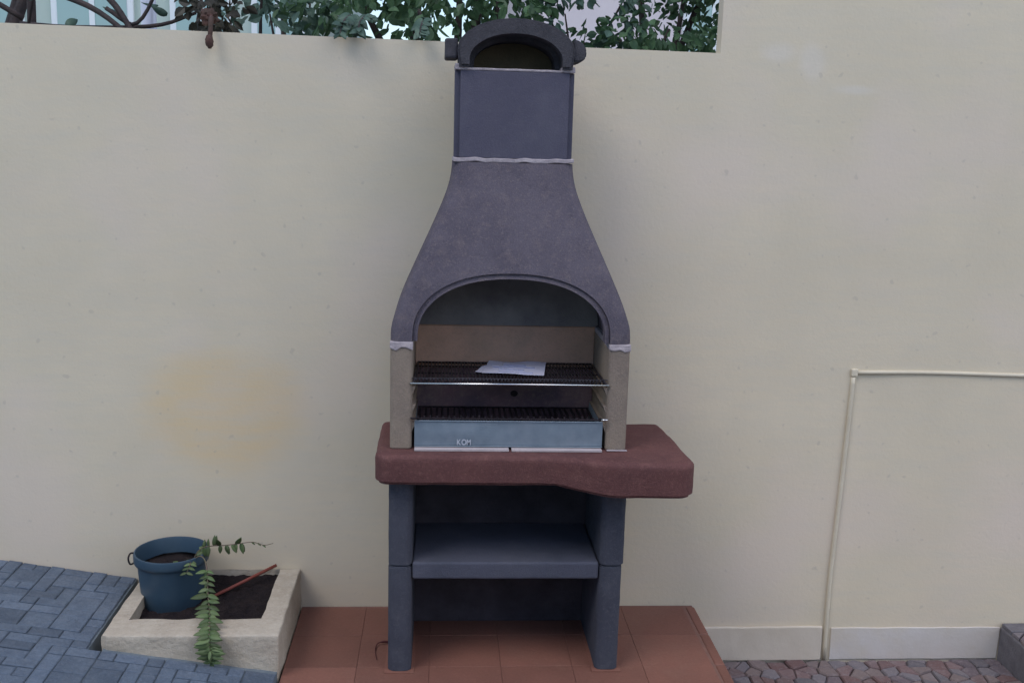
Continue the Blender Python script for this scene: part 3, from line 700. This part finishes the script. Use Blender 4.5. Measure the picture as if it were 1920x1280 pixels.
# ------------------------------------------------------------------ planter
pt = thing('planter_box', (-0.93, -0.245, 0.03), 'low whitewashed cement planter box against the wall left of the barbecue', 'planter')
ZR = 0.137
A = box_bm(-1.1930, -0.676, -0.491, -0.003, -0.02, ZR, 0.006, 3)
B = box_bm(-1.143, -0.745, -0.383, -0.008, 0.055, 0.3)
me = boolean(A, [B], 'box_shell', M_planter)
b2 = bmesh.new(); b2.from_mesh(me); bmesh.ops.triangulate(b2, faces=b2.faces[:])
for _ in range(4):
    es = [e for e in b2.edges if e.calc_length() > 0.035]
    if es: bmesh.ops.subdivide_edges(b2, edges=es, cuts=1); bmesh.ops.triangulate(b2, faces=[f for f in b2.faces if len(f.verts) > 3])
for v in b2.verts:
    v.co += noise.noise_vector(v.co*16)*0.0035+noise.noise_vector(v.co*55)*0.0012
    if v.co.y < -0.485 and v.co.x < -1.1: v.co.x += 0.010*max(0, (-1.1-v.co.x)/0.09)**2
b2.to_mesh(me); b2.free(); auto_smooth(me, 50)
part('box_shell', me, pt)
bm = bmesh.new(); bmesh.ops.create_grid(bm, x_segments=44, y_segments=42, size=0.5)
for v in bm.verts:
    v.co.x = -0.944+v.co.x*0.41; v.co.y = -0.196+v.co.y*0.386; v.co.z = 0.100+0.095*(v.co.y+0.17)*(1 if v.co.y > -.17 else .7)+0.007*noise.noise(v.co*28)+0.005*noise.noise(v.co*80)
so = part('soil', mesh_from_bm(bm, 'soil', M_soil, True), pt); so['kind'] = 'stuff'

# pot
PC = (-1.069, -0.152)
pot = thing('flower_pot', (PC[0], PC[1], 0.08), 'dark blue green plastic flower pot standing in the planter box', 'pot')
prof = [(0.092, 0.078), (0.096, 0.086), (0.1015, 0.150), (0.107, 0.222), (0.109, 0.232), (0.1165, 0.236), (0.1185, 0.244), (0.1185, 0.262), (0.1170, 0.2675), (0.1125, 0.2685), (0.1095, 0.262), (0.104, 0.21), (0.100, 0.19), (0.080, 0.18)]
bm = lathe_bm(prof, *PC)
o = part('pot_body', mesh_from_bm(bm, 'pot_body', M_pot, True), pot); auto_smooth(o.data, 50)
bm = lathe_bm([(0.0005, 0.222), (0.05, 0.224), (0.1035, 0.216)], *PC, 24); rough_bm(bm, 0.006, 40)
o = part('soil', mesh_from_bm(bm, 'soil', M_soil, True), pot)
lug = [(PC[0]-0.116, PC[1]-0.02, 0.264), (PC[0]-0.128, PC[1]-0.028, 0.266), (PC[0]-0.134, PC[1]-0.032, 0.250), (PC[0]-0.128, PC[1]-0.034, 0.232), (PC[0]-0.115, PC[1]-0.03, 0.236)]
part('handle', mesh_from_bm(tube_bm(bez([Vector(q)+Vector((0.005, 0, 0)) for q in lug], 14), 0.0030, 8), 'handle', M_iron, True), pot)

# red stick
bm = tube_bm([(-0.948, -0.165, 0.106), (-0.85, -0.09, 0.131), (-0.757, -0.014, 0.155)], 0.0055, 8)
o = link('stick', mesh_from_bm(bm, 'stick', M_stick, True)); tag(o, 'thin reddish stick leaning across the dark soil of the planter box', 'stick')

# trailing plant
pl = thing('trailing_plant', (-0.98, -0.17, 0.19), 'trailing succulent spilling out of the blue pot over the planter rim', 'plant')
def leaf_mesh(L, Wd, cup=0.15, nm='leaf', m=M_leaf):
    bm = bmesh.new(); N = 6; rows = []
    for i in range(N+1):
        t = i/N; w = Wd*0.5*math.sin(PI*min(1, 0.06+t*0.94)**0.8)**0.8 if i < N else 0.0004
        z = -cup*L*t*t
        rows.append([bm.verts.new((-w, L*t, z+0.15*w)), bm.verts.new((0, L*t, z-0.1*w)), bm.verts.new((w, L*t, z+0.15*w))])
    for i in range(N):
        for k in range(2): bm.faces.new((rows[i][k], rows[i][k+1], rows[i+1][k+1], rows[i+1][k]))
    r = bmesh.ops.extrude_face_region(bm, geom=bm.faces[:])
    for g in r['geom']:
        if isinstance(g, bmesh.types.BMVert): g.co.z -= 0.0015
    return mesh_from_bm(bm, nm, m, True)
LM = [leaf_mesh(0.037, 0.0155), leaf_mesh(0.030, 0.014, 0.3), leaf_mesh(0.043, 0.0165, 0.05)]
def put_leaf(me, p, dirv, nrm, s=1.0):
    d = Vector(dirv).normalized(); nn = Vector(nrm); nn = (nn-d*nn.dot(d)).normalized(); xx = d.cross(nn)
    mt = Matrix((xx, d, nn)).transposed().to_4x4()
    o = link('leaf', me, pl); o.rotation_euler = mt.to_euler(); o.location = Vector(p)-ORIG[pl.name]; o.scale = (s, s, s); return o
def strand(pts, rad=0.002, n=30):
    P = bez(pts, n); part('stem', mesh_from_bm(tube_bm(P, [rad*(1-0.5*i/n) for i in range(n+1)], 6), 'stem', M_stem, True), pl); return P
rl = random.Random(5)
# strand A: over the pot rim, down into the box, over the cement rim and down its face
A_ = strand([(-1.02, -0.20, 0.20), (-0.975, -0.22, 0.268), (-0.945, -0.245, 0.276), (-0.927, -0.285, 0.250), (-0.915, -0.335, 0.205), (-0.898, -0.395, 0.172), (-0.884, -0.455, 0.156), (-0.874, -0.505, 0.138), (-0.870, -0.518, 0.100), (-0.868, -0.517, 0.066)], 0.0024, 60)
for i in range(20, 61, 2):
    p = A_[i]; t = (A_[min(i+1, 60)]-A_[i-1]).normalized()
    for s in (-1, 1):
        side = Vector((s, 0, 0)) + t*rl.uniform(0.0, 0.55) + Vector((0, -0.25, rl.uniform(-.1, .3)))
        nrm = Vector((0, -0.6, 0.8)) if i < 50 else Vector((0, -1, 0.35))
        sc = rl.uniform(1.0, 1.35)*(0.7 if i > 56 or i < 25 else 1)*0.92
        put_leaf(rl.choice(LM), p+Vector((0, -0.003, 0.003)), side, nrm+Vector((rl.uniform(-.4, .4), 0, rl.uniform(-.3, .3))), sc)
    if rl.random() < 0.6: put_leaf(rl.choice(LM), p+Vector((0, -0.004, 0.006)), Vector((rl.uniform(-.7, .7), -0.3, -0.5)), (0, -0.7, 0.7), 0.6)
put_leaf(LM[0], A_[-1], (0.1, -0.1, -1), (0, -1, 0.1), 0.8)
# strand B: upright then arching to the right with hanging leaves and a bare tip
B_ = strand([(-1.01, -0.18, 0.20), (-0.985, -0.19, 0.262), (-0.962, -0.195, 0.290), (-0.93, -0.20, 0.300), (-0.89, -0.20, 0.302), (-0.85, -0.20, 0.307), (-0.80, -0.20, 0.313), (-0.765, -0.20, 0.303), (-0.735, -0.20, 0.309)], 0.0020, 50)
for i in (14, 17, 20, 23, 26, 29, 31, 33):
    for _ in range(2): put_leaf(rl.choice(LM), B_[i], (rl.uniform(-.35, .5), rl.uniform(-.5, .1), -1 if rl.random() < 0.75 else 0.5), (rl.uniform(-.5, .5), -1, 0.2), rl.uniform(.8, 1.15))
for i in (37, 40, 43): put_leaf(LM[1], B_[i], (0.8, -0.1, -0.4), (0, -0.5, 1), 0.45)
# leaves round the rim
for k in range(16):
    a = rl.uniform(-1.2, 0.6); r = rl.uniform(0.075, 0.112)
    p = Vector((PC[0]+r*math.cos(a), PC[1]+r*math.sin(a), rl.uniform(0.235, 0.285)))
    put_leaf(rl.choice(LM), p, (rl.uniform(-.6, .8), rl.uniform(-.8, .3), rl.uniform(-.5, .7)), (rl.uniform(-.4, .4), -0.5, 1), rl.uniform(.6, .95))
C_ = strand([(-1.03, -0.17, 0.20), (-1.0, -0.21, 0.25), (-0.985, -0.255, 0.262), (-0.99, -0.285, 0.245)], 0.0016, 12)
for i in (6, 8, 10, 12):
    for s in (-1, 1): put_leaf(LM[1], C_[i], (s, -0.3, -0.1), (0, -0.6, 0.8), 0.7)

# bent dark wire on the platform
bm = tube_bm(bez([(-0.357, -0.282, 0.006), (-0.375, -0.286, 0.010), (-0.394, -0.293, 0.008), (-0.400, -0.318, 0.004), (-0.398, -0.352, 0.004), (-0.391, -0.39, 0.003)], 16), [0.0034]*5+[0.0018]*6+[0.0009]*6, 6)
o = link('twig', mesh_from_bm(bm, 'twig', M_twig, True)); tag(o, 'small bent dark red twig on the tiles beside the left leg', 'twig')

# ------------------------------------------------------------------ BEHIND THE WALL
def card_leaf(bm, p, d, nrm, L, Wd):
    d = d.normalized(); nn = (nrm-d*nrm.dot(d))
    if nn.length < 1e-4: return
    nn.normalize(); x = d.cross(nn)
    pts = [(0, 0, 0), (0.45, 0.28, .06), (0.5, 0.55, .05), (0.28, 0.82, 0), (0, 1, -.12), (-0.28, 0.82, 0), (-0.5, 0.55, .05), (-0.45, 0.28, .06)]
    V = [bm.verts.new(p+x*(a*Wd)+d*(b*L)+nn*(c*L)) for a, b, c in pts]
    bm.faces.new((V[0], V[1], V[2], V[3], V[4])); bm.faces.new((V[0], V[4], V[5], V[6], V[7]))

def tree(kind, base, clumps, leafn, L, m, label, cat, trunk_r=0.05, seed=1, group=None, limbs=True, aspect=0.6, droop=0.3):
    """clumps: (x, y, z, rx, ry, rz)"""
    rt = random.Random(seed); t = thing(kind, base, label, cat, group); B0 = Vector(base)
    ctr = sum((Vector(c[:3]) for c in clumps), Vector())/len(clumps)
    fork = Vector((B0.x*0.5+ctr.x*0.5, B0.y*0.5+ctr.y*0.5, B0.z+(min(c[2] for c in clumps)-B0.z)*0.7))
    P = bez([B0, B0.lerp(fork, .5)+Vector((rt.uniform(-.05, .05), 0, 0)), fork], 10)
    part('trunk', mesh_from_bm(tube_bm(P, [trunk_r*(1-.35*i/10) for i in range(11)], 10), 'trunk', M_bark, True), t)
    if limbs:
        for c in clumps:
            e = Vector(c[:3]); mid = fork.lerp(e, .5)+Vector((rt.uniform(-.08, .08), rt.uniform(-.05, .05), rt.uniform(0, .1)))
            part('branch', mesh_from_bm(tube_bm(bez([fork, mid, e], 8), [trunk_r*.55*(1-.8*i/8) for i in range(9)], 7), 'branch', M_bark, True), t)
    bm = bmesh.new()
    vol = [c[3]*c[4]*c[5] for c in clumps]; tot = sum(vol)
    for c, vv in zip(clumps, vol):
        k = int(leafn*vv/tot)
        for _ in range(k):
            d = Vector((rt.gauss(0, 1), rt.gauss(0, 1), rt.gauss(0, 1))).normalized(); r = rt.random()**0.42
            q = Vector((c[0]+d.x*c[3]*r, c[1]+d.y*c[4]*r, c[2]+d.z*c[5]*r))
            if noise.noise(q*5.5+Vector((seed, 0, 0))) < -0.13: continue
            if q.y < 0.17 and q.z < wall_top(q.x)+0.04: continue
            if q.x > 0.66 and q.y < 0.1: continue
            card_leaf(bm, q, d*0.6+Vector((rt.uniform(-1, 1), rt.uniform(-1, 1), rt.uniform(-1, .6)-droop)), Vector((rt.uniform(-1, 1), rt.uniform(-1.2, .4), rt.uniform(-.3, 1.2))), L*rt.uniform(.6, 1.25), L*aspect*rt.uniform(.7, 1.2))
    o = part('foliage', mesh_from_bm(bm, 'foliage', m), t); o['kind'] = 'stuff'
    return t

tree('leafy_tree', (-0.15, 1.1, -0.3), [(-0.55, 0.55, 2.15, .30, .28, .24), (-0.15, .75, 2.30, .42, .35, .40), (-0.30, 0.40, 2.04, .30, .18, .16), (-0.02, .45, 2.10, .22, .2, .2), (-.45, 1.0, 2.75, .6, .5, .45), (0.05, 1.1, 2.9, .5, .5, .5), (-0.62, .8, 2.05, .2, .2, .25)],
     6800, 0.052, M_fol1, 'dense deep green tree above the wall just left of the chimney', 'tree', 0.06, 3)
tree('leafy_tree', (0.75, 1.2, -0.3), [(0.72, .75, 2.22, .20, .35, .42), (0.62, .55, 2.02, .34, .25, .13), (0.88, 0.9, 2.35, .25, .4, .35), (0.45, 0.6, 1.98, .25, .2, .09), (0.55, 1.1, 2.7, .5, .5, .3), (0.85, .6, 2.0, .16, .2, .17)],
     5000, 0.042, M_fol1, 'dense green tree above the wall between chimney and tall wall', 'tree', 0.05, 9)
tree('leafy_bush', (0.32, 0.9, -0.3), [(0.22, .45, 2.05, .12, .12, .14), (0.30, .5, 1.96, .22, .14, .09), (0.16, .6, 2.22, .15, .15, .14), (0.50, .7, 2.2, .06, .1, .22)],
     700, 0.045, M_fol2, 'sparse bluish green bush showing pale wall gaps right of the chimney', 'bush', 0.025, 21)
tree('leafy_bush', (-0.85, 1.0, -0.3), [(-0.83, .5, 2.02, .17, .2, .13), (-0.70, .6, 2.08, .2, .2, .2), (-0.92, 0.9, 2.22, .12, .3, .18), (-.9, 1.2, 2.7, .3, .4, .3)],
     1000, 0.055, M_fol2, 'bluish green leafy bush above the wall left of the dense tree', 'bush', 0.03, 33)
tree('leafy_bush', (-1.05, 0.8, -0.3), [(-1.02, .40, 2.06, .11, .14, .17), (-0.96, .45, 1.98, .10, .12, .09), (-1.04, .6, 2.3, .14, .2, .16)],
     620, 0.045, M_fol3, 'dark brownish bush above the wall behind the hanging dried bloom', 'bush', 0.03, 44)
tree('leafy_tree', (-2.6, 2.2, -0.3), [(-2.2, 2.2, 2.9, .7, .6, .35), (-3.1, 2.6, 3.0, .8, .6, .5), (-1.9, 2.0, 2.75, .25, .3, .2)],
     1500, 0.07, M_fol2, 'loose bluish green tree behind the bare branches at the far left', 'tree', 0.07, 55)

# overhanging leaf sprays and a dried bloom, resting over the wall's top edge
def overhang(pts, leaves, label, m, cat='branch', L=0.04, seed=1):
    t = thing('overhanging_branch', pts[0], label, cat, 'leafy sprays hanging over the wall'); rt = random.Random(seed); P = bez(pts, 14)
    part('stem', mesh_from_bm(tube_bm(P, [0.004*(1-.5*i/14) for i in range(15)], 6), 'stem', M_bark, True), t)
    me = leaf_mesh(L, L*.6, .2, 'leaf', m)
    for k in range(leaves):
        i = int(4+10*k/leaves); p = P[i]; d = Vector((rt.uniform(-1, 1), rt.uniform(-.8, .1), rt.uniform(-1.0, .2))).normalized()
        nn = Vector((rt.uniform(-.4, .4), -1, .6)); nn = (nn-d*nn.dot(d)).normalized(); xx = d.cross(nn)
        o = link('leaf', me, t); o.rotation_euler = Matrix((xx, d, nn)).transposed().to_euler(); o.location = p-ORIG[t.name]; s = rt.uniform(.7, 1.1); o.scale = (s, s, s)
overhang([(-0.50, .45, 1.98), (-0.51, .2, 1.99), (-0.52, 0.0, 1.955), (-0.53, -0.05, 1.908)], 24, 'leafy spray hanging over the wall top, the left one of the close pair', M_fol2, seed=2)
overhang([(-0.45, .45, 1.98), (-0.46, .2, 1.99), (-0.47, 0.0, 1.955), (-0.475, -0.045, 1.912)], 20, 'leafy spray hanging over the wall top, the right one of the close pair', M_fol2, seed=6)
overhang([(-0.27, .45, 1.98), (-0.27, .2, 1.99), (-0.28, 0.0, 1.95), (-0.285, -0.04, 1.915)], 20, 'leafy spray hanging over the wall top just left of the chimney cap', M_fol2, seed=8)

db = thing('dried_bloom', (-0.93, 0.02, 1.93), 'dried brown seed head hanging on its stalk over the wall top', 'seed head')
part('stalk', mesh_from_bm(tube_bm(bez([(-0.97, 0.30, 1.97), (-0.95, 0.12, 1.965), (-0.930, 0.0, 1.942), (-0.926, -0.026, 1.912), (-0.928, -0.030, 1.885)], 14), 0.0075, 7), 'stalk', M_dry, True), db)
bm = bmesh.new(); bmesh.ops.create_icosphere(bm, subdivisions=3, radius=1)
for v in bm.verts:
    k = 1+0.25*noise.noise(v.co*3); v.co = Vector((-0.929+v.co.x*0.0125*k, -0.034+v.co.y*0.0125*k, 1.874+v.co.z*0.021*k))
part('seed_pod', mesh_from_bm(bm, 'seed_pod', M_dry, True), db)
bm = bmesh.new(); bmesh.ops.create_icosphere(bm, subdivisions=3, radius=1)
for v in bm.verts:
    k = 1+0.5*noise.noise(v.co*3+Vector((4, 0, 0))); v.co = Vector((-0.950+v.co.x*0.026*k, 0.06+v.co.y*0.03*k, 1.955+v.co.z*0.026*k))
part('seed_pod', mesh_from_bm(bm, 'seed_pod', M_dry, False), db)

# bare leaning branches at the left (a leafless shrub)
bb = thing('bare_shrub', (-1.78, 0.75, -0.3), 'leafless dark shrub with crossing bare branches above the wall at far left', 'shrub')
part('trunk', mesh_from_bm(tube_bm(bez([(-1.76, .75, -.3), (-1.77, .75, .8), (-1.755, .75, 1.8), (-1.750, .75, 2.25), (-1.82, .8, 2.9)], 16), [0.0235-.0008*i for i in range(17)], 10), 'trunk', M_bark, True), bb)
for pts, r in (([(-1.79, .75, 1.98), (-1.55, .6, 1.96), (-1.25, .55, 1.97), (-1.1, .55, 2.02)], .010),
               ([(-1.95, .6, 2.3), (-1.70, .6, 2.12), (-1.45, .5, 2.02), (-1.30, .45, 1.92)], .014),
               ([(-1.60, .55, 2.35), (-1.48, .52, 2.15), (-1.36, .5, 2.02), (-1.28, .45, 1.90)], .015),
               ([(-1.78, .75, 2.0), (-2.0, .7, 2.12), (-2.3, .7, 2.2)], .011),
               ([(-1.40, .5, 2.02), (-1.30, .5, 1.97), (-1.22, .5, 2.10), (-1.18, .5, 2.3)], .008),
               ([(-1.75, .7, 1.95), (-1.68, .6, 2.1), (-1.66, .6, 2.4)], .006)):
    part('branch', mesh_from_bm(tube_bm(bez(pts, 14), [r*(1-.4*i/14) for i in range(15)], 7), 'branch', M_bark, True), bb)
me = leaf_mesh(0.06, 0.03, .2, 'leaf', M_fol2)
for k in range(26):
    o = link('leaf', me, bb); o.location = Vector((random.uniform(-1.95, -1.2), random.uniform(.45, .8), random.uniform(1.95, 2.4)))-ORIG[bb.name]
    o.rotation_euler = (random.uniform(-1, 1), random.uniform(-3, 3), random.uniform(-3, 3))

# steel pole
po = thing('steel_pole', (-1.55, 1.6, -0.32), 'pale round steel pole standing behind the wall among the branches', 'pole')
part('shaft', mesh_from_bm(tube_bm([(-1.55, 1.6, -.32), (-1.55, 1.6, 2.0), (-1.545, 1.6, 6.0)], [.036, .034, .03], 20), 'shaft', M_pole, True), po)
part('base_flange', mesh_from_bm(tube_bm([(-1.55, 1.6, -.32), (-1.55, 1.6, -.29)], .09, 20), 'base_flange', M_pole), po)

# houses further back
def house(nm, x0, x1, y0, y1, z1, m, label, wins, parap=True):
    h = thing(nm, ((x0+x1)/2, y0, -0.32), label, 'house')
    box('wall', x0, x1, y0, y1, -0.32, z1, m, h, 0)
    box('roof', x0-.2, x1+.2, y0-.2, y1+.2, z1+.002, z1+.22, M_frame, h, 0.01)
    for (wx, wz, ww, wh) in wins:
        f = box('window', wx, wx+ww, y0-0.05, y0-0.002, wz, wz+wh, M_frame, h, 0.005, 1)
        g = mesh_from_bm(box_bm(wx+.07, wx+ww-.07, y0-0.058, y0-0.052, wz+.07, wz+wh-.07), 'pane', M_glass)
        o = link('pane', g, f)
        g = mesh_from_bm(box_bm(wx+ww/2-.03, wx+ww/2+.03, y0-0.066, y0-0.059, wz+.07, wz+wh-.07), 'mullion', M_frame)
        o = link('mullion', g, f)
    return h
house('house', 0.6, 3.0, 7.0, 13.0, 5.2, M_b1, 'pinkish grey rendered house seen through leaves right of the chimney', [(2.1, 2.4, .6, 1.2)])
house('house', -6.2, -1.6, 9.0, 15.0, 4.6, M_b2, 'mint green rendered house seen through branches behind the left of the wall', [(-5.7, 1.9, .8, 1.5), (-4.6, 1.9, .9, 1.5), (-3.3, 2.1, .7, 1.3), (-2.4, 2.0, .6, 1.5)])

# unseen house added behind the camera to block low sky light
blocker_house = house('house', -4.4, 4.9, -10.5, -7.1, 2.9, M_wall, 'added unseen cream house across the courtyard, blocking low sky light', [])
for wx, wz, ww, wh in ((-3.4, 0.8, 1.2, 1.2), (2.6, 0.8, 1.3, 1.2)):
    f = box('window', wx, wx+ww, -7.098, -7.06, wz, wz+wh, M_frame, blocker_house, 0.004, 1)
    link('pane', mesh_from_bm(box_bm(wx+.07, wx+ww-.07, -7.058, -7.052, wz+.07, wz+wh-.07), 'pane', M_glass), f)
f = box('door', -0.6, 0.5, -7.098, -7.05, -0.2, 1.95, M_frame, blocker_house, 0.004, 1)
link('pane', mesh_from_bm(box_bm(-.48, .38, -7.048, -7.042, 0.0, 1.82), 'pane', M_glass), f)
